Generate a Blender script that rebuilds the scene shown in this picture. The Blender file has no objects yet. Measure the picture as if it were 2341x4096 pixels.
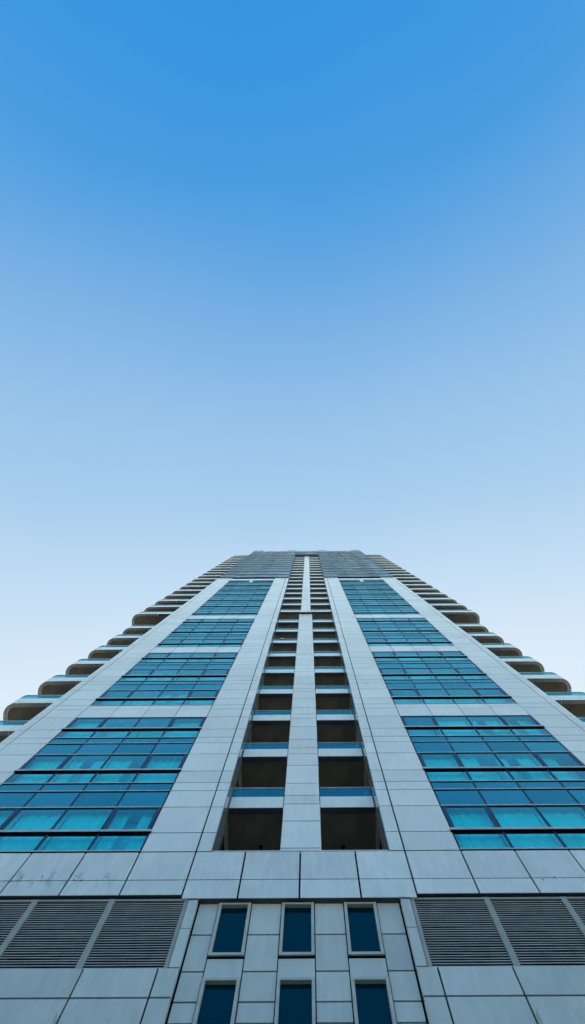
import bpy, math, random
from mathutils import Matrix, Vector
rnd = random.Random(11)
S = bpy.context.scene
COL = S.collection
EYE = 1.6                                   # camera height; heights below are given above the eye and lifted by this

# ------------------------------------------------------------------ materials
def mat(name):
    m = bpy.data.materials.new(name); m.use_nodes = True
    nt = m.node_tree
    return m, nt, nt.nodes, nt.links, nt.nodes['Principled BSDF']

def panel_mat(name, col, rough=.34, spec=.7, coat=.6, stains=False, bump=.0016, dirt=.10):
    m, nt, N, L, b = mat(name)
    g = N.new('ShaderNodeNewGeometry')
    tc = N.new('ShaderNodeTexCoord')
    # each panel a shade of its own
    mr = N.new('ShaderNodeMapRange'); mr.inputs[3].default_value = .90; mr.inputs[4].default_value = 1.04
    L.new(g.outputs['Random Per Island'], mr.inputs[0])
    # faint vertical run-off streaks and blotches
    mp = N.new('ShaderNodeMapping'); mp.inputs['Scale'].default_value = (4, 4, .9)
    L.new(tc.outputs['Object'], mp.inputs[0])
    n1 = N.new('ShaderNodeTexNoise'); n1.inputs['Scale'].default_value = 1.6; n1.inputs['Detail'].default_value = 6
    L.new(mp.outputs[0], n1.inputs[0])
    n2 = N.new('ShaderNodeTexNoise'); n2.inputs['Scale'].default_value = .8; n2.inputs['Detail'].default_value = 5
    L.new(tc.outputs['Object'], n2.inputs[0])
    ad = N.new('ShaderNodeMath'); ad.operation = 'MULTIPLY'
    L.new(n1.outputs[0], ad.inputs[0]); L.new(n2.outputs[0], ad.inputs[1])
    r1 = N.new('ShaderNodeMapRange'); r1.inputs[1].default_value = .12; r1.inputs[2].default_value = .36
    r1.inputs[3].default_value = 1 - dirt; r1.inputs[4].default_value = 1.0
    L.new(ad.outputs[0], r1.inputs[0])
    mu = N.new('ShaderNodeMath'); mu.operation = 'MULTIPLY'
    L.new(mr.outputs[0], mu.inputs[0]); L.new(r1.outputs[0], mu.inputs[1])
    vm = N.new('ShaderNodeVectorMath'); vm.operation = 'SCALE'
    vm.inputs[0].default_value = col; L.new(mu.outputs[0], vm.inputs['Scale'])
    out = vm.outputs[0]
    if stains:
        # rusty bolt holes with smears, in two patches of the fascia
        vo = N.new('ShaderNodeTexVoronoi'); vo.inputs['Scale'].default_value = 5.5
        vo.inputs['Randomness'].default_value = 1
        L.new(tc.outputs['Object'], vo.inputs[0])
        sp = N.new('ShaderNodeMapRange'); sp.inputs[1].default_value = .10; sp.inputs[2].default_value = .16
        sp.inputs[3].default_value = 1; sp.inputs[4].default_value = 0
        L.new(vo.outputs['Distance'], sp.inputs[0])
        rn = N.new('ShaderNodeSeparateColor'); L.new(vo.outputs['Color'], rn.inputs[0])
        pick = N.new('ShaderNodeMath'); pick.operation = 'GREATER_THAN'; pick.inputs[1].default_value = .42
        L.new(rn.outputs[0], pick.inputs[0])
        m1 = N.new('ShaderNodeMath'); m1.operation = 'MULTIPLY'
        L.new(sp.outputs[0], m1.inputs[0]); L.new(pick.outputs[0], m1.inputs[1])
        # smear: stretched noise
        mp2 = N.new('ShaderNodeMapping'); mp2.inputs['Scale'].default_value = (3.2, 3.2, 1.6)
        mp2.inputs['Rotation'].default_value = (0, .7, 0)
        L.new(tc.outputs['Object'], mp2.inputs[0])
        n3 = N.new('ShaderNodeTexNoise'); n3.inputs['Scale'].default_value = 1.5; n3.inputs['Detail'].default_value = 7
        L.new(mp2.outputs[0], n3.inputs[0])
        s3 = N.new('ShaderNodeMapRange'); s3.inputs[1].default_value = .52; s3.inputs[2].default_value = .66
        s3.inputs[3].default_value = 0; s3.inputs[4].default_value = .45
        L.new(n3.outputs[0], s3.inputs[0])
        sx = N.new('ShaderNodeSeparateXYZ'); L.new(tc.outputs['Object'], sx.inputs[0])
        ab = N.new('ShaderNodeMath'); ab.operation = 'ABSOLUTE'; L.new(sx.outputs[0], ab.inputs[0])
        mx = N.new('ShaderNodeMapRange'); mx.interpolation_type = 'SMOOTHSTEP'
        mx.inputs[1].default_value = 4.9; mx.inputs[2].default_value = 5.4
        L.new(ab.outputs[0], mx.inputs[0])
        dz = N.new('ShaderNodeMath'); dz.operation = 'SUBTRACT'; dz.inputs[1].default_value = 12.52 + EYE
        L.new(sx.outputs[2], dz.inputs[0])
        da = N.new('ShaderNodeMath'); da.operation = 'ABSOLUTE'; L.new(dz.outputs[0], da.inputs[0])
        mz = N.new('ShaderNodeMapRange'); mz.interpolation_type = 'SMOOTHSTEP'
        mz.inputs[1].default_value = .12; mz.inputs[2].default_value = .42
        mz.inputs[3].default_value = 1; mz.inputs[4].default_value = 0
        L.new(da.outputs[0], mz.inputs[0])
        mk = N.new('ShaderNodeMath'); mk.operation = 'MULTIPLY'
        L.new(mx.outputs[0], mk.inputs[0]); L.new(mz.outputs[0], mk.inputs[1])
        # smears only on the left-hand patch, holes on both
        lf = N.new('ShaderNodeMath'); lf.operation = 'LESS_THAN'; lf.inputs[1].default_value = 0
        L.new(sx.outputs[0], lf.inputs[0])
        sl = N.new('ShaderNodeMath'); sl.operation = 'MULTIPLY'
        L.new(s3.outputs[0], sl.inputs[0]); L.new(lf.outputs[0], sl.inputs[1])
        mm = N.new('ShaderNodeMath'); mm.operation = 'MAXIMUM'
        L.new(m1.outputs[0], mm.inputs[0]); L.new(sl.outputs[0], mm.inputs[1])
        f = N.new('ShaderNodeMath'); f.operation = 'MULTIPLY'
        L.new(mm.outputs[0], f.inputs[0]); L.new(mk.outputs[0], f.inputs[1])
        mix = N.new('ShaderNodeMix'); mix.data_type = 'RGBA'
        mix.inputs[7].default_value = (.14, .10, .07, 1)
        L.new(f.outputs[0], mix.inputs[0]); L.new(out, mix.inputs[6]); out = mix.outputs[2]
    L.new(out, b.inputs['Base Color'])
    b.inputs['Roughness'].default_value = rough
    b.inputs['Specular IOR Level'].default_value = spec
    b.inputs['Coat Weight'].default_value = coat
    b.inputs['Coat Roughness'].default_value = .10; b.inputs['Coat IOR'].default_value = 1.6
    # oil-canning of sheet metal
    bp = N.new('ShaderNodeBump'); bp.inputs['Strength'].default_value = .35; bp.inputs['Distance'].default_value = bump
    n4 = N.new('ShaderNodeTexNoise'); n4.inputs['Scale'].default_value = .9; n4.inputs['Detail'].default_value = 2
    L.new(tc.outputs['Object'], n4.inputs[0]); L.new(n4.outputs[0], bp.inputs['Height'])
    L.new(bp.outputs[0], b.inputs['Normal']); L.new(bp.outputs[0], b.inputs['Coat Normal'])
    return m

def plain(name, col, rough=.5, metal=0., spec=.5, noise=.15, scale=3.):
    m, nt, N, L, b = mat(name)
    tc = N.new('ShaderNodeTexCoord')
    n = N.new('ShaderNodeTexNoise'); n.inputs['Scale'].default_value = scale; n.inputs['Detail'].default_value = 6
    L.new(tc.outputs['Object'], n.inputs[0])
    r = N.new('ShaderNodeMapRange'); r.inputs[1].default_value = .3; r.inputs[2].default_value = .7
    r.inputs[3].default_value = 1 - noise; r.inputs[4].default_value = 1 + noise
    L.new(n.outputs[0], r.inputs[0])
    v = N.new('ShaderNodeVectorMath'); v.operation = 'SCALE'; v.inputs[0].default_value = col
    L.new(r.outputs[0], v.inputs['Scale']); L.new(v.outputs[0], b.inputs['Base Color'])
    b.inputs['Roughness'].default_value = rough; b.inputs['Metallic'].default_value = metal
    b.inputs['Specular IOR Level'].default_value = spec
    return m

def coated_glass(name, body, refl, fmin, fmax, through=None, rough=.02, vary=.18):
    """solar-coated glass: a tinted mirror over a tinted body (clear-tinted when `through` is given)"""
    m, nt, N, L, b = mat(name)
    N.remove(b); out = N['Material Output']
    g = N.new('ShaderNodeNewGeometry')
    mr = N.new('ShaderNodeMapRange'); mr.inputs[3].default_value = 1 - vary; mr.inputs[4].default_value = 1 + vary * .6
    L.new(g.outputs['Random Per Island'], mr.inputs[0])
    v = N.new('ShaderNodeVectorMath'); v.operation = 'SCALE'; v.inputs[0].default_value = refl
    L.new(mr.outputs[0], v.inputs['Scale'])
    gl = N.new('ShaderNodeBsdfGlossy'); gl.inputs['Roughness'].default_value = rough
    L.new(v.outputs[0], gl.inputs['Color'])
    if through is not None:
        bd = N.new('ShaderNodeBsdfTransparent'); bd.inputs[0].default_value = (*through, 1)
    else:
        bd = N.new('ShaderNodeBsdfDiffuse')
        v2 = N.new('ShaderNodeVectorMath'); v2.operation = 'SCALE'; v2.inputs[0].default_value = body
        L.new(mr.outputs[0], v2.inputs['Scale']); L.new(v2.outputs[0], bd.inputs[0])
    # Schlick reflectance of the coating, counted once (on the outer face of the sheet)
    lw = N.new('ShaderNodeLayerWeight'); lw.inputs['Blend'].default_value = .5
    pw = N.new('ShaderNodeMath'); pw.operation = 'POWER'; pw.inputs[1].default_value = 2.5
    L.new(lw.outputs['Facing'], pw.inputs[0])
    fs = N.new('ShaderNodeMapRange'); fs.inputs[3].default_value = fmin; fs.inputs[4].default_value = fmax
    L.new(pw.outputs[0], fs.inputs[0])
    fo = N.new('ShaderNodeMath'); fo.operation = 'SUBTRACT'; fo.inputs[0].default_value = 1
    L.new(g.outputs['Backfacing'], fo.inputs[1])
    fm = N.new('ShaderNodeMath'); fm.operation = 'MULTIPLY'
    L.new(fs.outputs[0], fm.inputs[0]); L.new(fo.outputs[0], fm.inputs[1])
    mx = N.new('ShaderNodeMixShader'); L.new(fm.outputs[0], mx.inputs[0])
    L.new(bd.outputs[0], mx.inputs[1]); L.new(gl.outputs[0], mx.inputs[2])
    L.new(mx.outputs[0], out.inputs['Surface'])
    return m

WHITE = (.85, .90, .79)
M = {}
M['panel'] = panel_mat('white aluminium cladding', WHITE)
M['shaded_panel'] = panel_mat('white cladding in painted shade', (.34, .36, .35), rough=.25, coat=1.0)  # same white cladding, darkened in colour for the shade inside the slot
M['fascia'] = panel_mat('weathered aluminium fascia', WHITE, stains=True, dirt=.16)
M['base'] = panel_mat('shade-darkened base cladding', (.65, .71, .62), rough=.5, coat=.1, dirt=.15)  # same cladding, its colour darkened for the dimmer foot of the facade
M['joint'] = plain('black joint sealant and dark void', (.008, .011, .014), .9, spec=.1)
M['metal'] = plain('satin grey window metal', (.52, .55, .49), .35, .3)
M['frame'] = plain('off-white window frame', (.52, .54, .46), .45)
M['mullion'] = plain('dark mullion', (.012, .018, .026), .45)
M['sash'] = plain('navy opening sash', (.015, .05, .12), .35)
M['under'] = plain('painted underside shade', (.004, .005, .006), .9, spec=.05)  # black strips and blades painted as shade under ledges, transoms and slats
M['shaded_underside'] = plain('shade-painted underside', (.045, .052, .060), .6)  # undersides of pale sheets, with their shade put into the colour
M['louvreframe'] = plain('grey-green louvre frame', (.36, .38, .32), .5)
M['slat'] = plain('louvre slat', (.46, .47, .40), .45, .1)
M['dark'] = plain('plant room darkness', (.006, .007, .008), .9, spec=.1)
M['soffit'] = plain('shade-darkened concrete soffit', (.040, .037, .030), .85, spec=.2, noise=.3, scale=1.3)  # concrete colour lowered to keep the underside in shade despite strong ground bounce
M['slotsoffit'] = plain('brightened slot soffit', (.19, .175, .13), .85, spec=.2, noise=.2, scale=1.3)  # copy of the soffit, brightened in colour because the slot gets less light
M['room'] = plain('pale room plaster', (.55, .60, .58), .9)
M['curtain'] = plain('pale curtain cloth', (.90, .94, .90), .9, spec=.1, noise=.05)
M['sheer'] = plain('grey roller blind', (.72, .78, .76), .9, spec=.1, noise=.1)
M['rail'] = plain('brushed steel rail', (.42, .43, .38), .3, .5)
M['vision'] = coated_glass('teal vision glass', None, (.34, .84, .90), .22, 1.0, through=(.08, .99, .99), vary=.18)
M['spandrel'] = coated_glass('teal spandrel glass', (.002, .12, .155), (.28, .80, .87), .25, 1.0, vary=.14)
M['highglass'] = coated_glass('dark high-storey glass', (.02, .05, .055), (.50, .68, .74), .42, 1.0, vary=.5)
M['lowglass'] = coated_glass('deep teal small-window glass', (.0, .018, .026), (.05, .46, .50), .08, .6, vary=.05)
M['railglass'] = coated_glass('teal balustrade glass', None, (.12, .70, .80), .26, .95, through=(.30, .74, .80))
M['concrete'] = plain('precast concrete', (.33, .33, .32), .8)
M['paving'] = plain('pale paving', (.55, .57, .52), .85, noise=.2, scale=.6)
M['dim_ground'] = plain('dim_ground', (.05, .05, .052), .9, noise=.2, scale=2)
M['leaf'] = plain('leaf green', (.045, .11, .02), .6, noise=.4, scale=9)
M['bark'] = plain('bark', (.09, .06, .04), .9)
M['pot'] = plain('terracotta', (.25, .10, .05), .8)
M['cloth'] = plain('white cloth', (.72, .72, .70), .9, noise=.08)

# ------------------------------------------------------------------ mesh helpers
class MB:
    def __init__(s): s.v = []; s.f = []; s.m = []; s.mats = []
    def mi(s, m):
        m = M[m]
        if m not in s.mats: s.mats.append(m)
        return s.mats.index(m)
    def add(s, vs, fs, m):
        o = len(s.v); k = s.mi(m)
        s.v += [tuple(p) for p in vs]
        for f in fs: s.f.append([i + o for i in f]); s.m.append(k)
    def box(s, x0, x1, y0, y1, z0, z1, m):
        if x0 > x1: x0, x1 = x1, x0
        s.add([(x0,y0,z0),(x1,y0,z0),(x1,y1,z0),(x0,y1,z0),(x0,y0,z1),(x1,y0,z1),(x1,y1,z1),(x0,y1,z1)],
              [(0,3,2,1),(4,5,6,7),(0,1,5,4),(1,2,6,5),(2,3,7,6),(3,0,4,7)], m)
    def pane(s, x0, x1, y, z0, z1, m, tilt=.003, t=.012):
        """one sheet of glass, thin but solid, set very slightly out of true"""
        if x0 > x1: x0, x1 = x1, x0
        a, b_, c = (rnd.uniform(-tilt, tilt) for _ in range(3))
        d = [a, b_, b_ + c - a * .2, c]
        d[2] = b_ + c - a                      # keep the sheet flat
        s.add([(x0,y+d[0],z0),(x1,y+d[1],z0),(x1,y+d[2],z1),(x0,y+d[3],z1),
               (x0,y+t+d[0],z0),(x1,y+t+d[1],z0),(x1,y+t+d[2],z1),(x0,y+t+d[3],z1)],
              [(0,1,2,3),(5,4,7,6),(4,0,3,7),(1,5,6,2),(3,2,6,7),(4,5,1,0)], m)
    def sweep(s, path, prof, m, closed_ends=True):
        """path: (x, y, nx, ny) with outward normal; prof: closed polygon of (out, z)"""
        n = len(prof); vs = []
        for (x, y, nx, ny) in path:
            for (o, z) in prof: vs.append((x + nx*o, y + ny*o, z))
        fs = []
        for i in range(len(path) - 1):
            for j in range(n):
                k = (j + 1) % n
                fs.append((i*n + j, i*n + k, (i+1)*n + k, (i+1)*n + j))
        if closed_ends:
            fs.append(tuple(range(n))[::-1]); fs.append(tuple((len(path)-1)*n + j for j in range(n)))
        s.add(vs, fs, m)
    def build(s, name, parent=None, loc=(0,0,0), smooth=False, fix=False):
        me = bpy.data.meshes.new(name)
        me.from_pydata(s.v, [], s.f)
        for m in s.mats: me.materials.append(m)
        for p, k in zip(me.polygons, s.m): p.material_index = k
        if fix:
            import bmesh
            bm = bmesh.new(); bm.from_mesh(me); bmesh.ops.recalc_face_normals(bm, faces=bm.faces); bm.to_mesh(me); bm.free()
        if smooth:
            for p in me.polygons: p.use_smooth = True
        me.update()
        o = bpy.data.objects.new(name, me); COL.objects.link(o)
        o.location = loc; o.parent = parent
        return o

def dup(o, parent, loc):
    """copy of a part with copies of its sub-parts"""
    c = o.copy(); COL.objects.link(c); c.parent = parent; c.location = loc
    for ch in o.children:
        d = ch.copy(); COL.objects.link(d); d.parent = c
    return c

def empty(name, label, cat, loc=(0,0,0)):
    o = bpy.data.objects.new(name, None); COL.objects.link(o); o.location = loc
    o['label'] = label; o['category'] = cat
    return o

def Z(h): return h + EYE

PITCH = 3.4
LEDGE0 = 14.30                              # lowest window ledge
BAND_T = 13.49                              # top of the fascia band
ROW = (0.0, 1.245, 2.155, 2.645)            # panel joints per storey, from the ledge up
HIGH = 68.86                                # where the all-glass storeys begin
TOP = 113.35

tower = empty('apartment_tower', 'tall white-clad apartment tower with teal window strips and stacked balconies', 'tower')

def grid(mb, xs, zs, y, d, m, gx=.034, gz=.033):
    """cladding sheets with open joints"""
    for i in range(len(xs)-1):
        for j in range(len(zs)-1):
            a, b = xs[i] + gx/2, xs[i+1] - gx/2
            mb.box(a, b, y, y + d, Z(zs[j] + gz/2), Z(zs[j+1] - gz/2), m)

def storey_joints(z0, z1):
    o = [z0]
    for n in range(-1, 40):
        for r in ROW:
            h = LEDGE0 + n*PITCH + r
            if z0 + .15 < h < z1 - .15: o.append(h)
    return o + [z1]

# ------------------------------------------------------------------ tower: solid cladding
XS_IN, XS_J, XS_W0 = 2.637, 3.097, 4.755
BAY = 1.5975
XS_W1 = XS_W0 + 4*BAY                        # 11.145
XS_OJ, XS_OUT = 12.82, 13.30
zs = storey_joints(BAND_T + .02, HIGH)
for s in (-1, 1):
    def X(*a): return sorted(s*v for v in a)
    # inner pier, with its return into the balcony slot
    mb = MB()
    grid(mb, X(XS_IN, XS_J, XS_W0), zs, 0, .04, 'panel', gx=.050)
    mb.box(*X(XS_IN + .035, XS_W0 - .02), .045, .90, Z(BAND_T), Z(HIGH), 'joint')
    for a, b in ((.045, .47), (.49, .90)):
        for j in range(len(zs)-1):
            mb.box(*X(XS_IN + .004, XS_IN + .034), a, b, Z(zs[j] + .009), Z(zs[j+1] - .009), 'shaded_panel')
    mb.build('cladding_pier', tower)
    # return of the slot beside the glass storeys
    mb = MB()
    zz = storey_joints(HIGH, 104.7)
    mb.box(*X(XS_IN + .04, XS_IN + .30), .06, .90, Z(HIGH), Z(104.7), 'joint')
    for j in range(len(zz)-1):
        mb.box(*X(XS_IN + .004, XS_IN + .038), -.03, .90, Z(zz[j] + .009), Z(zz[j+1] - .009), 'shaded_panel')
    mb.build('slot_return_cladding', tower)
    # outer pier
    mb = MB()
    grid(mb, X(XS_W1, XS_OJ, XS_OUT), zs, 0, .04, 'panel', gx=.050)
    mb.box(*X(XS_W1 + .02, XS_OUT - .035), .045, 1.0, Z(BAND_T), Z(HIGH), 'joint')
    for j in range(len(zs)-1):
        mb.box(*X(XS_OUT - .034, XS_OUT - .004), .045, 1.0, Z(zs[j] + .009), Z(zs[j+1] - .009), 'panel')
    mb.build('cladding_pier', tower)
    # slot side rooms' inner wall
# central pier, broad below, slimmer and further forward above
SPLIT = 46.62
def mid_pier(hw, y, z0, z1, name):
    mb = MB(); zz = storey_joints(z0, z1)
    grid(mb, [-hw, hw], zz, y, .04, 'panel', gx=.0)
    mb.box(-hw + .03, hw - .03, y + .045, 2.4, Z(z0), Z(z1 - .002), 'joint')
    for s in (-1, 1):
        for j in range(len(zz)-1):
            a, b = sorted((s*hw, s*(hw - .028)))
            mb.box(a, b, y + .045, 1.6, Z(zz[j] + .009), Z(zz[j+1] - .009), 'panel')
    mb.box(-hw, hw, y, 2.4, Z(z1), Z(z1 + .05), 'panel')
    return mb.build(name, tower)
mid_pier(.645, .50, BAND_T - .2, SPLIT, 'centre_pier')
up = mid_pier(.50, .28, SPLIT + .10, 103.75, 'centre_pier')
mb = MB(); mb.box(-.48, .48, .30, 1.2, Z(SPLIT + .062), Z(SPLIT + .09), 'under'); mb.build('pier_underside_shade', up)

# fascia band between base and shaft
mb = MB()
cols = [-13.30, -12.82, -11.145, -9.5475, -7.95, -6.3525, -4.755, -3.097, -1.62]
cols = cols + [0] + [-c for c in cols[::-1]]
for i in range(len(cols)-1):
    a, b = cols[i] + .025, cols[i+1] - .025
    mb.box(a, b, 0, .05, Z(12.47 + .014), Z(BAND_T - .012), 'fascia')
    centre = abs(cols[i] + cols[i+1])/2 < 3.0
    mb.box(a, b, 0, .05, Z(11.875 if centre else 11.99), Z(12.47 - .014), 'fascia')
for s in (-1, 1):
    x0, x1 = sorted((s*2.637, s*2.90)); mb.box(x0, x1, .002, .05, Z(11.875), Z(12.0), 'fascia')
mb.box(-13.26, 13.26, .055, .6, Z(12.0), Z(BAND_T - .03), 'joint')
mb.box(-2.66, 2.66, .055, .6, Z(11.90), Z(11.998), 'joint')
mb.box(-2.62, 2.62, .012, .148, Z(11.868), Z(11.8745), 'shaded_underside')         # soffit strip over the recessed base wall, its shade painted dark
for s in (-1, 1):
    x0, x1 = sorted((s*2.92, s*13.28)); mb.box(x0, x1, .008, .09, Z(11.980), Z(11.9885), 'shaded_underside')
fas = mb.build('fascia_band', tower)
mb = MB(); mb.box(-2.61, 2.61, .004, .30, Z(BAND_T + .006), Z(BAND_T + .055), 'frame'); mb.build('coping', fas)

# base wall between the two wings
mb = MB()
by = .155
hj = [-1.6, -.4, .55, 1.5, 2.4, 3.35, 4.3, 5.2, 6.15, 7.1, 7.6, 8.22, 9.10, 9.50, 10.13, 11.01, 11.93]
wx = (-1.665, -.035, 1.575); hw = .42
strips = [(-2.637, wx[0]-hw), (wx[0]+hw, wx[1]-hw), (wx[1]+hw, wx[2]-hw), (wx[2]+hw, 2.637)]
for a, b in strips:
    for j in range(len(hj)-1):
        mb.box(a + (.045 if a < -2.6 else .020), b - (.045 if b > 2.6 else .020), by, by + .05, Z(hj[j] + .018), Z(hj[j+1] - .018), 'base')
win_h = [(10.458, 11.853), (8.555, 9.95)]
for x in wx:
    for (a, b) in ((9.965, 10.425), (8.06, 8.52), (6.15, 8.03), (4.3, 6.12), (2.4, 4.27), (.55, 2.37), (-1.6, .52)):
        mb.box(x - hw + .006, x + hw - .006, by, by + .05, Z(a + .01), Z(b - .01), 'base')
for a, b in strips: mb.box(a - .02, b + .02, by + .055, by + .6, Z(-1.6), Z(11.93), 'joint')
for x in wx:
    mb.box(x - hw, x + hw, by + .32, by + .6, Z(8.5), Z(11.93), 'joint')
    mb.box(x - hw, x + hw, by + .055, by + .315, Z(9.99), Z(10.42), 'joint')
    mb.box(x - hw, x + hw, by + .055, by + .6, Z(-1.6), Z(8.49), 'joint')
mb.build('base_wall', tower)

# the six small windows of the base
for x in wx:
    for (a, b) in win_h:
        f = MB(); fw = .078; y0, y1 = .098, .24
        for s in (-1, 1):
            p, q = sorted((s*(hw - .006), s*(hw - fw))); f.box(p, q, y0, y1, 0, b - a, 'frame')
        f.box(-hw + fw + .002, hw - fw - .002, y0 + .003, y1, 0, .062, 'frame')
        f.box(-hw + fw + .002, hw - fw - .002, y0 + .003, y1, b - a - .055, b - a, 'frame')
        w = f.build('small_window', tower, (x, 0, Z(a)))
        g = MB(); g.pane(-hw + fw, hw - fw, .20, .05, b - a - .05, 'lowglass', .001); g.build('pane', w)
        g = MB(); g.box(-hw - .01, hw + .01, by - .02, by + .05, -.032, -.004, 'under'); g.build('sill_shade', w)

# the two wings of the base with their louvres
LT, LB = 11.93, 10.105
for s in (-1, 1):
    def X(*a): return sorted(s*v for v in a)
    mb = MB()
    wc = [XS_IN, XS_J, XS_W0, XS_W0 + 2*BAY, XS_W1, XS_OUT]
    wj = [-1.6, .55, 1.5, 2.4, 3.35, 4.3, 5.2, 6.15, 7.1, 8.05, 8.85, 9.48, LB]
    for i in range(len(wc)-1):
        for j in range(len(wj)-1):
            xa, xb = wc[i] + (.0 if i == 0 else .021), wc[i+1] - .021
            mb.box(*X(xa, xb), .03, .08, Z(wj[j] + .019), Z(wj[j+1] - .019), 'base')
    mb.box(*X(XS_IN + .03, 13.27), .085, 1.0, Z(-1.6), Z(LB - .03), 'joint')
    # reveal down the edge of the recess
    for j in range(len(wj)-1):
        mb.box(*X(XS_IN + .002, XS_IN + .028), .082, .15, Z(wj[j] + .019), Z(wj[j+1] - .019), 'base')
    # narrow strip beside the louvre
    for a, b in ((LB, 11.05), (11.05, 11.87)):
        mb.box(*X(XS_IN, 2.876), .03, .15, Z(a + .010), Z(b - .008), 'base')
    mb.box(*X(XS_IN + .03, 2.885), .151, 1.0, Z(LB), Z(11.87), 'joint')
    # the thicker plinth further out
    for a, b in ((4.80, 6.35), (6.37, 9.54), (9.56, 13.30)):
        mb.box(*X(a, b), -.10, .026, Z(8.10), Z(9.125), 'base')
        mb.box(*X(a, b), -.10, .026, Z(5.10), Z(8.08), 'base')
        mb.box(*X(a, b), -.10, .026, Z(-1.6), Z(5.08), 'base')
    mb.build('wing_wall', tower)
    edges = [2.897, 4.89, 6.90, 8.91, 10.92, 12.93]
    for i in range(5):
        x0, x1 = edges[i], edges[i+1]
        f = MB(); fw = .075; c = (x0 + x1)/2; w2 = (x1 - x0)/2
        for q in (-1, 1):
            a, b = sorted((q*w2, q*(w2 - fw - (.02 if (i == 0 and q*s < 0) else 0))))
            f.box(a, b, .055, .22, 0, LT - LB, 'louvreframe')
        f.box(-w2 + fw + .002, w2 - fw - .002, .06, .22, LT - LB - .055, LT - LB - .002, 'louvreframe')
        f.box(-w2 + fw + .002, w2 - fw - .002, .06, .22, .0, .018, 'louvreframe')
        lv = f.build('louvre_panel', tower, (s*c, 0, Z(LB)))
        sl = MB()
        nsl = 28; h0 = .04; step = (LT - LB - .10)/nsl
        for k in range(nsl):
            z = h0 + k*step
            bow = [rnd.uniform(-.006, .006) for _ in range(5)]
            vs = []; vb = []; seg = 8
            off = rnd.uniform(-.004, .004); 
            for t in range(seg + 1):
                xx = -w2 + fw + (2*w2 - 2*fw)*t/seg
                zz = z + off*math.sin(math.pi*t/seg) + bow[0]*math.sin(2*math.pi*t/seg)*.5
                vs += [(xx, .085, zz), (xx, .100, zz), (xx, .100, zz + .018), (xx, .085, zz + .018)]
                vb += [(xx, .102, zz + .002), (xx, .17, zz + .022), (xx, .17, zz + .028), (xx, .102, zz + .020)]
            fs = []
            for t in range(seg):
                for j in range(4):
                    k2 = (j + 1) % 4
                    fs.append((t*4 + j, t*4 + k2, (t+1)*4 + k2, (t+1)*4 + j))
            sl.add(vs, fs, 'slat'); sl.add(vb, fs, 'under')  # blades behind the lips are black, shade painted in
        sl.build('slats', lv, fix=True)
        d = MB(); d.box(-w2 + .003, w2 - .003, .30, .36, -.02, LT - LB + .05, 'dark'); d.build('backing', lv)

# ------------------------------------------------------------------ window strips of the shaft
GY = .012
def curtain(mb, x0, x1, z0, z1, y, waves, amp):
    n = max(6, int((x1 - x0)*34)); ph = rnd.uniform(0, 6)
    vs = []
    for i in range(n + 1):
        x = x0 + (x1 - x0)*i/n
        u = (x - x0)*waves + ph
        yy = y + amp*(math.sin(u) + .45*math.sin(2.3*u + 1.3) + .25*math.sin(.55*u))
        vs += [(x, yy, z0), (x + rnd.uniform(-.004, .004), yy*1.0 + .01, z1)]
    mb.add(vs, [(2*i, 2*i+2, 2*i+3, 2*i+1) for i in range(n)], 'curtain')

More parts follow.
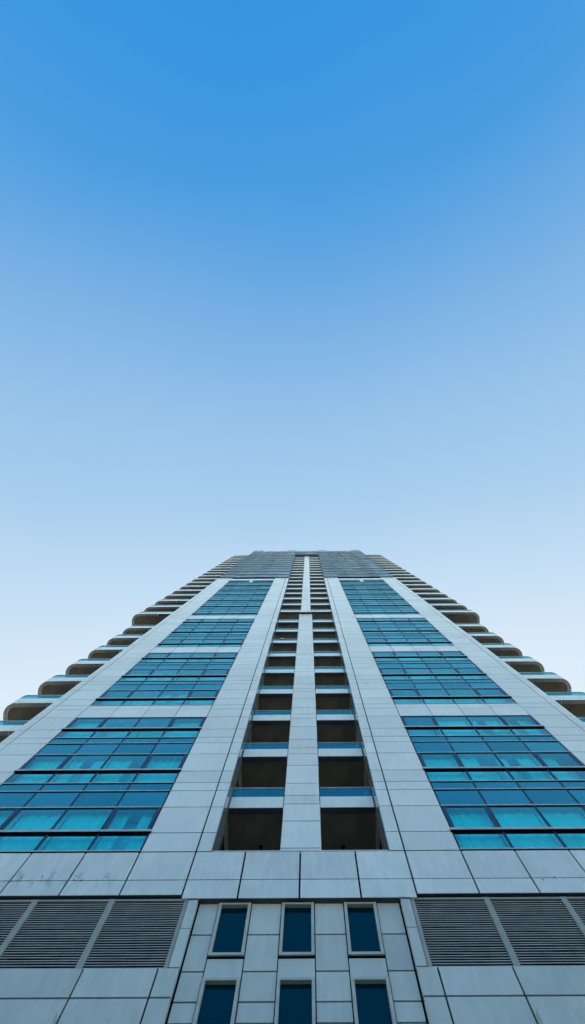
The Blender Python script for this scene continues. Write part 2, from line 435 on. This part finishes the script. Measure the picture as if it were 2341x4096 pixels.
for n in range(16):
    band = n in (2, 5, 8, 15)
    lo = -.76 if n not in (15,) else -.76
    for s in (-1, 1):
        cx = s*(XS_W0 + XS_W1)/2; hw_ = 2*BAY
        bx = [-hw_ + BAY*i for i in range(5)]
        f = MB(); gl = MB(); sp = MB(); cu = MB(); sa = []; ld = MB(); wp = MB()
        mw = .032
        post = .24 if n == 15 else 0           # the white post that parts the topmost ledge
        ztop = 1.245 if band else 2.645 - .03
        # mullions
        for i, x in enumerate(bx):
            a, b = x - mw, x + mw
            if i == 0: a = x + .004
            if i == 4: b = x - .004
            f.box(a, b, .0, .09, lo + .03, -.005, 'mullion')
            f.box(a, b, .0, .09, .105, ztop, 'mullion')
        # transoms: pale nosing over a black strip painted as its shade
        def transom(z):
            f.box(-hw_ + .01, hw_ - .01, -.014, .06, z - .020, z + .030, 'metal')
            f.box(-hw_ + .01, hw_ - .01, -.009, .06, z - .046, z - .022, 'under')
        if not band:
            transom(ROW[1]); transom(ROW[2])
        else:
            f.box(-hw_ + .01, hw_ - .01, -.008, .06, ROW[1] - .045, ROW[1] - .002, 'under')
        transom(-.76 + .005)
        w = f.build('window_strip', tower, (cx, 0, Z(LEDGE0 + n*PITCH)))
        # the deep ledge
        for i in range(4):
            a, b = bx[i] + .006, bx[i+1] - .006
            if i == 0: a = bx[i] - .05
            if i == 3: b = bx[i+1] + .05
            if post and i == 1: b -= post
            if post and i == 2: a += post
            ld.box(a, b, -.052, .07, .012, .104, 'metal')
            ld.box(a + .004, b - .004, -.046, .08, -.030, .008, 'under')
        ld.build('ledge', w)
        for i in range(4):
            a, b = bx[i] + mw, bx[i+1] - mw
            if post and i == 1: b -= post
            if post and i == 2: a += post
            gl.pane(a, b, GY, lo + .04, -.03, 'vision')
            gl.pane(a, b, GY, .10, ROW[1] - .03, 'vision')
            if not band:
                sp.pane(a, b, GY, ROW[1] + .03, ROW[2] - .03, 'spandrel')
                sp.pane(a, b, GY, ROW[2] + .03, 2.645 - .05, 'spandrel')
            if i in (0, 3):                    # opening lights have a navy sash either side
                for q in (a + .002, b - .112):
                    sa.append((q, q + .11))
            # curtains
            if n < 13:
                r = rnd.random()
                spans = []
                if n < 2:
                    plan = {(-1,0): (1,1,1,2), (1,0): (1,1,1,1), (-1,1): (1,2,3,1), (1,1): (1,3,2,3)}[(s, n)]
                    k = plan[i] if s < 0 else plan[i]
                else: k = rnd.choice((0, 0, 1, 1, 2)) if n == 2 else rnd.choice((0, 0, 0, 0, 0, 1, 2))
                if k == 1: spans = [(a, b)]
                elif k == 2: spans = [(a, a + .3*(b-a)), (b - .42*(b-a), b)]
                elif k == 3: spans = [(a, a + .55*(b-a))]
                ct = 1.335
                yb_ = .62 if n < 3 else .40
                cu.box(a, b, yb_, yb_ + .01, lo - .5, ct, 'sheer')          # a drawn blind further in
                for (p, q) in spans:
                    curtain(cu, p, q, lo - .5, ct, .27, rnd.uniform(13, 22), rnd.uniform(.010, .024) if n < 2 else rnd.uniform(.005, .012))
        gl.build('vision_glass', w)
        for k in (0, 2):
            if len(sa) < 4: break
            q = MB(); (p0, p1), (p2, p3) = sa[k:k+2]
            q.box(p0, p1, -.004, .008, .112, ROW[1] - .052, 'sash'); q.box(p2, p3, -.004, .008, .112, ROW[1] - .052, 'sash')
            q.box(p1, p2, -.002, .008, ROW[1] - .080, ROW[1] - .052, 'sash')
            q.build('opening_sash', w)
        if not band: sp.build('spandrel_glass', w)
        if cu.v: cu.build('curtain', w)
        if band:
            for i in range(4):
                a, b = bx[i] + .016, bx[i+1] - .016
                if n == 15:
                    wp.box(a, b, 0, .05, ROW[1] + .004, 2.55, 'panel')
                else:
                    wp.box(a, b, 0, .05, ROW[1] + .004, ROW[2] - .008, 'panel')
                    wp.box(a, b, 0, .05, ROW[2] + .008, 2.645 - .02, 'panel')
            if n == 15:
                wp.box(-post + .01, post - .01, -.005, .05, -.72, ROW[1] - .002, 'panel')
            wp.box(-hw_, hw_, .055, .12, ROW[1], 2.6, 'joint')
            wp.build('band_panels', w)
        fl = MB(); fl.box(-hw_ - .03, hw_ + .03, .13, 2.5, ROW[1] + .10, 2.645 - .10, 'room'); fl.build('floor_slab', w)

# the all-glass storeys at the top
def high_storey(name, x0, x1, bays, z, rows, parent):
    """x-sorted bay lines; rows as (bottom, top) of glass"""
    f = MB(); gl = MB(); ld = MB()
    y = -.085
    c = (x0 + x1)/2
    for i, x in enumerate(bays):
        f.box(x - c - .02, x - c + .02, y - .012, y + .08, rows[0][0], rows[-1][1], 'mullion')
    for (a, b) in rows:
        for i in range(len(bays)-1):
            gl.pane(bays[i] - c + .022, bays[i+1] - c - .022, y + .01, a + .03, b - .03, 'highglass', .007)
    for (a, b) in rows[1:]:
        f.box(x0 - c, x1 - c, y - .010, y + .05, a - .020, a + .075, 'panel')
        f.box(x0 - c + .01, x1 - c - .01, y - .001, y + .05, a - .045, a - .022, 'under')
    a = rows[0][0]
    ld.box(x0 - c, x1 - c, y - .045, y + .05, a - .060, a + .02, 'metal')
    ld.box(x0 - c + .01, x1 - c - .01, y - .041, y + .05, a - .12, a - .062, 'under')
    bk = MB(); bk.box(x0 - c + .01, x1 - c - .01, y + .085, y + .16, rows[0][0] - .1, rows[-1][1] + .08, 'joint')
    w = f.build(name, parent, (c, 0, z))
    gl.build('glass', w); ld.build('ledge', w); bk.build('backing', w)
    return w
ROWS = [(0, 1.245), (1.245, 2.155), (2.155, 2.645), (2.645, 3.30)]
hb = [2.66, XS_W0, XS_W0 + BAY, XS_W0 + 2*BAY, XS_W0 + 3*BAY, XS_W1, XS_W1 + BAY, 13.22]
for n in range(16, 29):
    for s in (-1, 1):
        bays = sorted(s*b for b in hb)
        z = LEDGE0 + n*PITCH + (.14 if n == 16 else 0)
        rows = ROWS if n > 16 else [(0, 1.105), (1.105, 2.015), (2.015, 2.505), (2.505, 3.16)]
        if n == 28: rows = ROWS[:3] + [(2.645, 3.95)]
        high_storey('glazed_storey', bays[0], bays[-1], bays, Z(z), rows, tower)
for n in (27, 28):
    rows = [(-.0, 1.245)] + ROWS[1:] if n == 27 else ROWS[:3] + [(2.645, 3.95)]
    high_storey('glazed_storey', -2.655, 2.655, [-2.655, -1.6, 0, 1.6, 2.655], Z(LEDGE0 + n*PITCH), rows, tower)
mb = MB(); mb.box(-2.63, 2.63, -.05, .42, Z(104.72), Z(105.6), 'shaded_underside'); mb.box(-2.62, 2.62, -.10, -.052, Z(104.75), Z(106.0), 'highglass')
mb.build('slot_lintel', tower)

# roof, with the four raised glass boxes on its edge
mb = MB(); mb.box(-13.2, 13.2, -.08, 24.5, Z(TOP - .12), Z(TOP), 'metal'); roof = mb.build('roof', tower)
for x0, x1 in ((-13.22, -11.15), (-4.76, -2.66), (2.66, 4.76), (11.15, 13.22)):
    mb = MB(); c = (x0 + x1)/2; w2 = (x1 - x0)/2
    mb.box(-w2, w2, -.08, -.04, .35, 1.95, 'spandrel'); mb.box(-w2, w2, -.10, 1.8, 2.0, 2.25, 'metal')
    mb.box(-w2, w2, -.10, 1.8, .0, .30, 'metal'); mb.box(-w2 + .05, w2 - .05, 1.0, 1.7, .30, 2.0, 'joint')
    for s in (-1, 1):
        a, b = sorted((s*w2, s*(w2 - .12))); mb.box(a, b, -.09, 1.8, .305, 1.995, 'mullion')
    mb.build('roof_screen', tower, (c, 0, Z(TOP)))

# dark core and side walls behind everything
mb = MB()
mb.box(-13.15, 13.15, 2.52, 24.4, Z(-1.6), Z(TOP - .15), 'room')
for s in (-1, 1):
    a, b = sorted((s*13.15, s*13.28)); mb.box(a, b, 1.02, 24.5, Z(-1.6), Z(TOP - .13), 'panel')
    a, b = sorted((s*XS_W1, s*13.14)); mb.box(a, b, 1.02, 2.5, Z(BAND_T), Z(TOP - .2), 'joint')
    a, b = sorted((s*2.80, s*4.7)); mb.box(a, b, .92, 2.5, Z(BAND_T), Z(104.6), 'joint')  # solid black block painted as the dark void beside the slot
    a, b = sorted((s*2.99, s*13.1)); mb.box(a, b, .10, 2.5, Z(HIGH + .3), Z(TOP - .2), 'joint')
mb.box(-13.2, 13.2, 24.4, 24.5, Z(-1.6), Z(TOP - .13), 'panel')
mb.box(-13.0, 13.0, .65, 2.5, Z(8), Z(BAND_T - .04), 'joint')
mb.box(-2.6, 2.6, .5, 2.5, Z(104.8), Z(TOP - .2), 'joint')
mb.build('tower_core', tower)

# ------------------------------------------------------------------ balconies in the central slot
PB0 = 16.30                                  # underside of the lowest parapet
def slot_balcony(s, x_in, x_out, y):
    p = MB()
    a, b = sorted((s*x_in, s*x_out))
    p.box(a, b, y, y + .24, .006, .62, 'panel'); p.box(a + .002, b - .002, y + .012, y + .24, 0, .0055, 'shaded_underside')
    o = p.build('slot_balcony', None)
    q = MB(); a2, b2 = sorted((s*(x_in + .01), s*2.66)); q.box(a2, b2, y + .25, 2.5, .05, .36, 'slotsoffit')
    q.build('slab', o)
    q = MB()
    a3, b3 = sorted((s*2.662, s*2.79)); q.box(a3, b3, .93, 2.5, .02, .30, 'frame'); q.build('edge_trim', o)
    q = MB(); a4, b4 = sorted((s*(x_in + .005), s*(x_out + .02)))
    for xx in (a4, (a4+b4)/2): pass
    q.box(a4, b4, y + .05, y + .064, .60, 1.17, 'railglass'); q.build('glass_panel', o)
    q = MB(); r = .042; vs = []; k = 10
    for xx in (a4, b4):
        for i in range(k):
            t = 2*math.pi*i/k; vs.append((xx, y + .057 + r*math.cos(t), 1.21 + r*math.sin(t)))
    q.add(vs, [(i, (i+1) % k, k + (i+1) % k, k + i) for i in range(k)] + [tuple(range(k))[::-1], tuple(range(k, 2*k))], 'rail')
    q.build('handrail', o, fix=True)
    q = MB(); k = 14; c = s*(x_in + .42*(2.6 - x_in)); yy = 1.98
    q.add([(c + .07*math.cos(2*math.pi*i/k), yy + .07*math.sin(2*math.pi*i/k), .02) for i in range(k)] +
          [(c + .07*math.cos(2*math.pi*i/k), yy + .07*math.sin(2*math.pi*i/k), .05) for i in range(k)],
          [tuple(range(k))[::-1]] + [(i, (i+1) % k, k + (i+1) % k, k + i) for i in range(k)], 'dark')
    q.build('ceiling_light', o, fix=True)
    return o
for s in (-1, 1):
    low = slot_balcony(s, .675, 2.605, .53)
    high = slot_balcony(s, .525, 2.605, .30)
    for n in range(26):
        o = low if n < 9 else high
        loc = (0, 0, Z(PB0 + n*PITCH))
        if n in (0, 9): o.parent = tower; o.location = loc
        else: dup(o, tower, loc)
    # back wall with sliding doors of the slot rooms is the dark core behind; side cheeks close the rooms
    mb = MB()

# ------------------------------------------------------------------ balconies that wrap the flanks
def wrap_balcony(s, y, xo, joints, broken=False):
    R, T = .74, .24
    yb = 7.5
    def path(x_from, x_to_arc=True):
        return None
    xs_front = [13.32] + joints                # joint positions along the front
    arc_c = (xo - R, y + R)
    def front(a, b): return [(s*a, y, 0, -1), (s*b, y, 0, -1)]
    def arc():
        o = []
        for i in range(13):
            t = -math.pi/2 + (math.pi/2)*i/12
            o.append((s*(arc_c[0] + R*math.cos(t)), arc_c[1] + R*math.sin(t), s*math.cos(t), math.sin(t)))
        return o
    def side(a, b): return [(s*xo, a, s, 0), (s*xo, b, s, 0)]
    prof = [(0, 0), (0, .62), (-T, .62), (-T, 0)]
    segs = []
    cuts = [13.32] + joints + [xo - R]
    for i in range(len(cuts)-1): segs.append(front(cuts[i] + .012, cuts[i+1] - .012))
    segs.append(arc())
    segs += [side(y + R + .024, y + 2.9), side(y + 2.924, yb - 1.6), side(yb - 1.576, yb)]
    p = MB()
    for k, sg in enumerate(segs):
        if broken and k == len(cuts) - 1 - len(cuts) + 1: 
            # a soffit piece is missing here: only the face sheet is left
            p.sweep(sg, [(0, 0), (0, .62), (-.03, .62), (-.03, 0)], 'panel'); continue
        p.sweep(sg, prof, 'panel'); p.sweep(sg, [(-.012, -.006), (-.012, -.0005), (-T, -.0005), (-T, -.006)], 'shaded_underside')
    full = front(13.32, xo - R) + arc()[1:] + side(y + R + .01, yb - .01)
    p.sweep(full, [(-.02, .30), (-.02, .60), (-T + .02, .60), (-T + .02, .30)], 'joint')
    o = p.build('wrap_balcony', None, fix=True)
    # soffit slab inside the parapet
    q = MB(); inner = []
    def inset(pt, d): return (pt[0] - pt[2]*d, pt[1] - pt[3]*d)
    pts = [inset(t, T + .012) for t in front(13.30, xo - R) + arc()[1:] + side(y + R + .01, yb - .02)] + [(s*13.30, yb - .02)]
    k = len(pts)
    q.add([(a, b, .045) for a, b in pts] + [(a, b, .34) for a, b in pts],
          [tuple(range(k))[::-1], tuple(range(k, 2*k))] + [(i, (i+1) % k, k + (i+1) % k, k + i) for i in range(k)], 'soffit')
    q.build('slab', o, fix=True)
    q = MB()
    q.sweep(front(13.32, xo - R) + arc()[1:] + side(y + R + .01, yb - .1), [(-.06, .60), (-.06, 1.17), (-.074, 1.17), (-.074, .60)], 'railglass')
    q.build('glass_panel', o, fix=True)
    q = MB(); r = .042
    q.sweep(front(13.32, xo - R) + arc()[1:] + side(y + R + .01, yb - .1),
            [(-.067 + r*math.cos(t*math.pi/4), 1.21 + r*math.sin(t*math.pi/4)) for t in range(8)], 'rail')
    q.build('handrail', o, fix=True)
    return o
for s in (-1, 1):
    low = wrap_balcony(s, 1.0, 17.56, [15.0])
    high = wrap_balcony(s, .42, 17.95, [15.25])
    brk = None
    for n in range(1, 28):
        o = low if n < 9 else high
        loc = (0, 0, Z(PB0 + .02 + n*PITCH))
        if s < 0 and n == 9:
            b = wrap_balcony(s, .42, 17.95, [15.25], True); b.parent = tower; b.location = loc
            b['label'] = 'balcony with a piece of its underside missing'
            continue
        if (n == 1) or (n == 9 and s > 0) or (n == 10 and s < 0): o.parent = tower; o.location = loc
        else: dup(o, tower, loc)

# ------------------------------------------------------------------ small things on the balconies
n = 16; zf = Z(PB0 + n*PITCH + .36)
plant = empty('potted_plant', 'bushy green potted plant peeping over the right hand slot balcony near the top', 'plant', (2.08, .95, zf))
mb = MB(); k = 14; vs = []
for r, z in ((.17, 0), (.24, .42), (.26, .42), (.26, .48), (.21, .48), (.20, .40)):
    vs += [(r*math.cos(2*math.pi*i/k), r*math.sin(2*math.pi*i/k), z) for i in range(k)]
fs = [tuple(range(k))[::-1]] + [(j*k + i, j*k + (i+1) % k, (j+1)*k + (i+1) % k, (j+1)*k + i) for j in range(5) for i in range(k)] + [tuple(range(5*k, 6*k))]
mb.add(vs, fs, 'pot'); mb.build('pot', plant, fix=True)
mb = MB()
for i in range(9):
    a = rnd.uniform(0, 6.28); r = rnd.uniform(.1, .35); h = rnd.uniform(1.1, 1.9)
    p0 = Vector((0, 0, .4)); p1 = Vector((r*math.cos(a)*1.2, -.15 + r*math.sin(a)*.6, h))
    vs = []
    for p, w in ((p0, .016), (p1, .005)): vs += [p + Vector((w, 0, 0)), p + Vector((0, w, 0)), p + Vector((-w, -w, 0))]
    mb.add(vs, [(0, 1, 4, 3), (1, 2, 5, 4), (2, 0, 3, 5)], 'bark')
mb.build('stems', plant)
mb = MB()
for i in range(1500):
    a = rnd.uniform(0, 6.28); u = rnd.random()**.5; zz = rnd.uniform(.75, 2.35)
    w = .52*(1 - .25*abs(zz - 1.5))
    c = Vector((u*w*math.cos(a) , -.25 + u*.36*math.sin(a), zz + .25*math.sin(3*a)))
    d = Vector((rnd.gauss(0, 1), rnd.gauss(0, 1), rnd.gauss(0, 1))).normalized()
    e = d.orthogonal().normalized(); l = rnd.uniform(.05, .10)
    mb.add([c - d*l, c + e*l*.4, c + d*l, c - e*l*.4], [(0, 1, 2, 3)], 'leaf')
mb.build('foliage', plant)

# white cloth lying over the handrail of a left-hand slot balcony
n = 6
mb = MB(); vs = []; nx, nt = 12, 12; x0 = -2.10; zr = Z(PB0 + n*PITCH + 1.21)
for i in range(nx + 1):
    u = i/nx
    for j in range(nt + 1):
        t = -1.9 + 3.8*j/nt
        r = .05 + .02*math.sin(7*u + 2*t) + .05*math.exp(-((u - .3)/.18)**2)
        vs.append((x0 + .42*u, .587 + r*math.sin(t), zr + r*math.cos(t) - (.05*abs(t) if abs(t) > 1.4 else 0)))
mb.add(vs, [(i*(nt+1) + j, (i+1)*(nt+1) + j, (i+1)*(nt+1) + j + 1, i*(nt+1) + j + 1) for i in range(nx) for j in range(nt)], 'cloth')
cl = mb.build('cloth', None, smooth=True)
sd = cl.modifiers.new('thick', 'SOLIDIFY'); sd.thickness = .012; sd.offset = 1
cl['label'] = 'small crumpled white cloth lying on a balcony handrail left of the central pier'; cl['category'] = 'cloth'

# ------------------------------------------------------------------ ground
mb = MB(); e = 3000
mb.add([(-e, -e, 0), (e, -e, 0), (e, e, 0), (-e, e, 0)], [(0, 1, 2, 3)], 'paving')
mb2 = MB(); mb2.add([(-160, -100, .004), (160, -100, .004), (120, -.2, .004), (-120, -.2, .004)], [(0, 1, 2, 3)], 'dim_ground')  # unseen dark patch, added to cut ground bounce on the lower facade
r_ = mb2.build('bounce_dimmer', None); r_['kind'] = 'structure'; r_['label'] = 'added dark ground patch that dims bounce light on the lower tower'
g = mb.build('ground', None); g['kind'] = 'structure'; g['label'] = 'pale paved ground around the tower'

# ------------------------------------------------------------------ light
SUN_EL = math.radians(38); SUN_AZ = math.radians(3)
EXP = 2.18
STR = .12/2**EXP                         # keeps the sky as it is under the longer exposure
W = bpy.data.worlds.new('World'); S.world = W; W.use_nodes = True
nt = W.node_tree; bg = nt.nodes['Background']; N = nt.nodes; L = nt.links
sky = N.new('ShaderNodeTexSky'); sky.sky_type = 'NISHITA'; sky.sun_disc = False
sky.sun_elevation = SUN_EL; sky.sun_rotation = SUN_AZ
sky.air_density = 1.0; sky.dust_density = 3.0; sky.ozone_density = 1.0
# the deep, clear blue of this sky: contrast of each channel about a mid level
sp = N.new('ShaderNodeSeparateColor'); cb = N.new('ShaderNodeCombineColor')
L.new(sky.outputs[0], sp.inputs[0])
for i, (gain, power, top) in enumerate(((1.75, 1.75, .95), (1.36, .92, .98), (1.10, .35, 1.02))):
    m0 = N.new('ShaderNodeMath'); m0.operation = 'MULTIPLY'; m0.inputs[1].default_value = .12
    m1 = N.new('ShaderNodeMath'); m1.operation = 'POWER'; m1.inputs[1].default_value = power
    m2 = N.new('ShaderNodeMath'); m2.operation = 'MULTIPLY'; m2.inputs[1].default_value = gain/.12
    m3 = N.new('ShaderNodeMath'); m3.operation = 'MINIMUM'; m3.inputs[1].default_value = top/.12
    L.new(sp.outputs[i], m0.inputs[0]); L.new(m0.outputs[0], m1.inputs[0])
    L.new(m1.outputs[0], m2.inputs[0]); L.new(m2.outputs[0], m3.inputs[0]); L.new(m3.outputs[0], cb.inputs[i])
# pale haze: thickening towards the sun's side (+Y, a little to +X) and down towards the horizon
tc = N.new('ShaderNodeTexCoord'); dt = N.new('ShaderNodeVectorMath'); dt.operation = 'DOT_PRODUCT'
dt.inputs[1].default_value = (.06, 1, -.36); L.new(tc.outputs['Generated'], dt.inputs[0])
nz = N.new('ShaderNodeTexNoise'); nz.inputs['Scale'].default_value = 2.2; nz.inputs['Detail'].default_value = 3
L.new(tc.outputs['Generated'], nz.inputs[0])
na = N.new('ShaderNodeMath'); na.operation = 'MULTIPLY_ADD'; na.inputs[1].default_value = .035; na.inputs[2].default_value = .68 - .0175
L.new(nz.outputs[0], na.inputs[0])                     # faint unevenness of the haze
ma = N.new('ShaderNodeMath'); ma.operation = 'MULTIPLY_ADD'; ma.inputs[1].default_value = .5; ma.use_clamp = True
L.new(dt.outputs['Value'], ma.inputs[0]); L.new(na.outputs[0], ma.inputs[2])
cr = N.new('ShaderNodeValToRGB'); cr.color_ramp.interpolation = 'LINEAR'
stops = [(0, (.03,.29,.74)), (.188, (.036,.30,.745)), (.247, (.075,.345,.755)), (.336, (.225,.475,.79)), (.411, (.335,.57,.83)),
         (.502, (.43,.645,.86)), (.548, (.515,.71,.893)), (.610, (.63,.79,.932)), (.68, (.76,.87,.965)), (1, (1,1,1))]
el = cr.color_ramp.elements
while len(el) < len(stops): el.new(.5)
for e_, (p_, c_) in zip(el, stops): e_.position = p_
for e_, (p_, c_) in zip(el, stops): e_.color = (*c_, 1)
L.new(ma.outputs[0], cr.inputs[0])
sc = N.new('ShaderNodeVectorMath'); sc.operation = 'SCALE'; sc.inputs['Scale'].default_value = 1/.12
L.new(cr.outputs[0], sc.inputs[0])
mx = N.new('ShaderNodeMix'); mx.data_type = 'RGBA'; mx.inputs[0].default_value = .93
L.new(cb.outputs[0], mx.inputs[6]); L.new(sc.outputs[0], mx.inputs[7])
L.new(mx.outputs[2], bg.inputs[0]); bg.inputs[1].default_value = STR
sl = bpy.data.lights.new('sun', 'SUN'); sl.energy = 5.0; sl.angle = math.radians(.5); sl.color = (1, .965, .91)
so = bpy.data.objects.new('sun', sl); COL.objects.link(so)
so.rotation_euler = (-(math.pi/2 - SUN_EL), 0, -SUN_AZ)

# ------------------------------------------------------------------ camera, looking straight up the facade
cam = bpy.data.cameras.new('camera'); co = bpy.data.objects.new('camera', cam); COL.objects.link(co)
cam.sensor_fit = 'VERTICAL'; cam.sensor_height = 36; cam.lens = 36*1820/4096
cam.shift_x = -61.5/4096; cam.shift_y = -4.4/4096
a = .0056
R = Matrix(((1, a, 0), (a, -1, 0), (0, 0, -1))).to_4x4()
R.translation = (.28, -10.094, EYE)
co.matrix_world = R
cam.clip_start = .1; cam.clip_end = 6000
S.camera = co
S.view_settings.view_transform = 'Standard'; S.view_settings.look = 'None'
S.view_settings.exposure = EXP; S.view_settings.gamma = 1
S.cycles.max_bounces = 10; S.cycles.transparent_max_bounces = 12
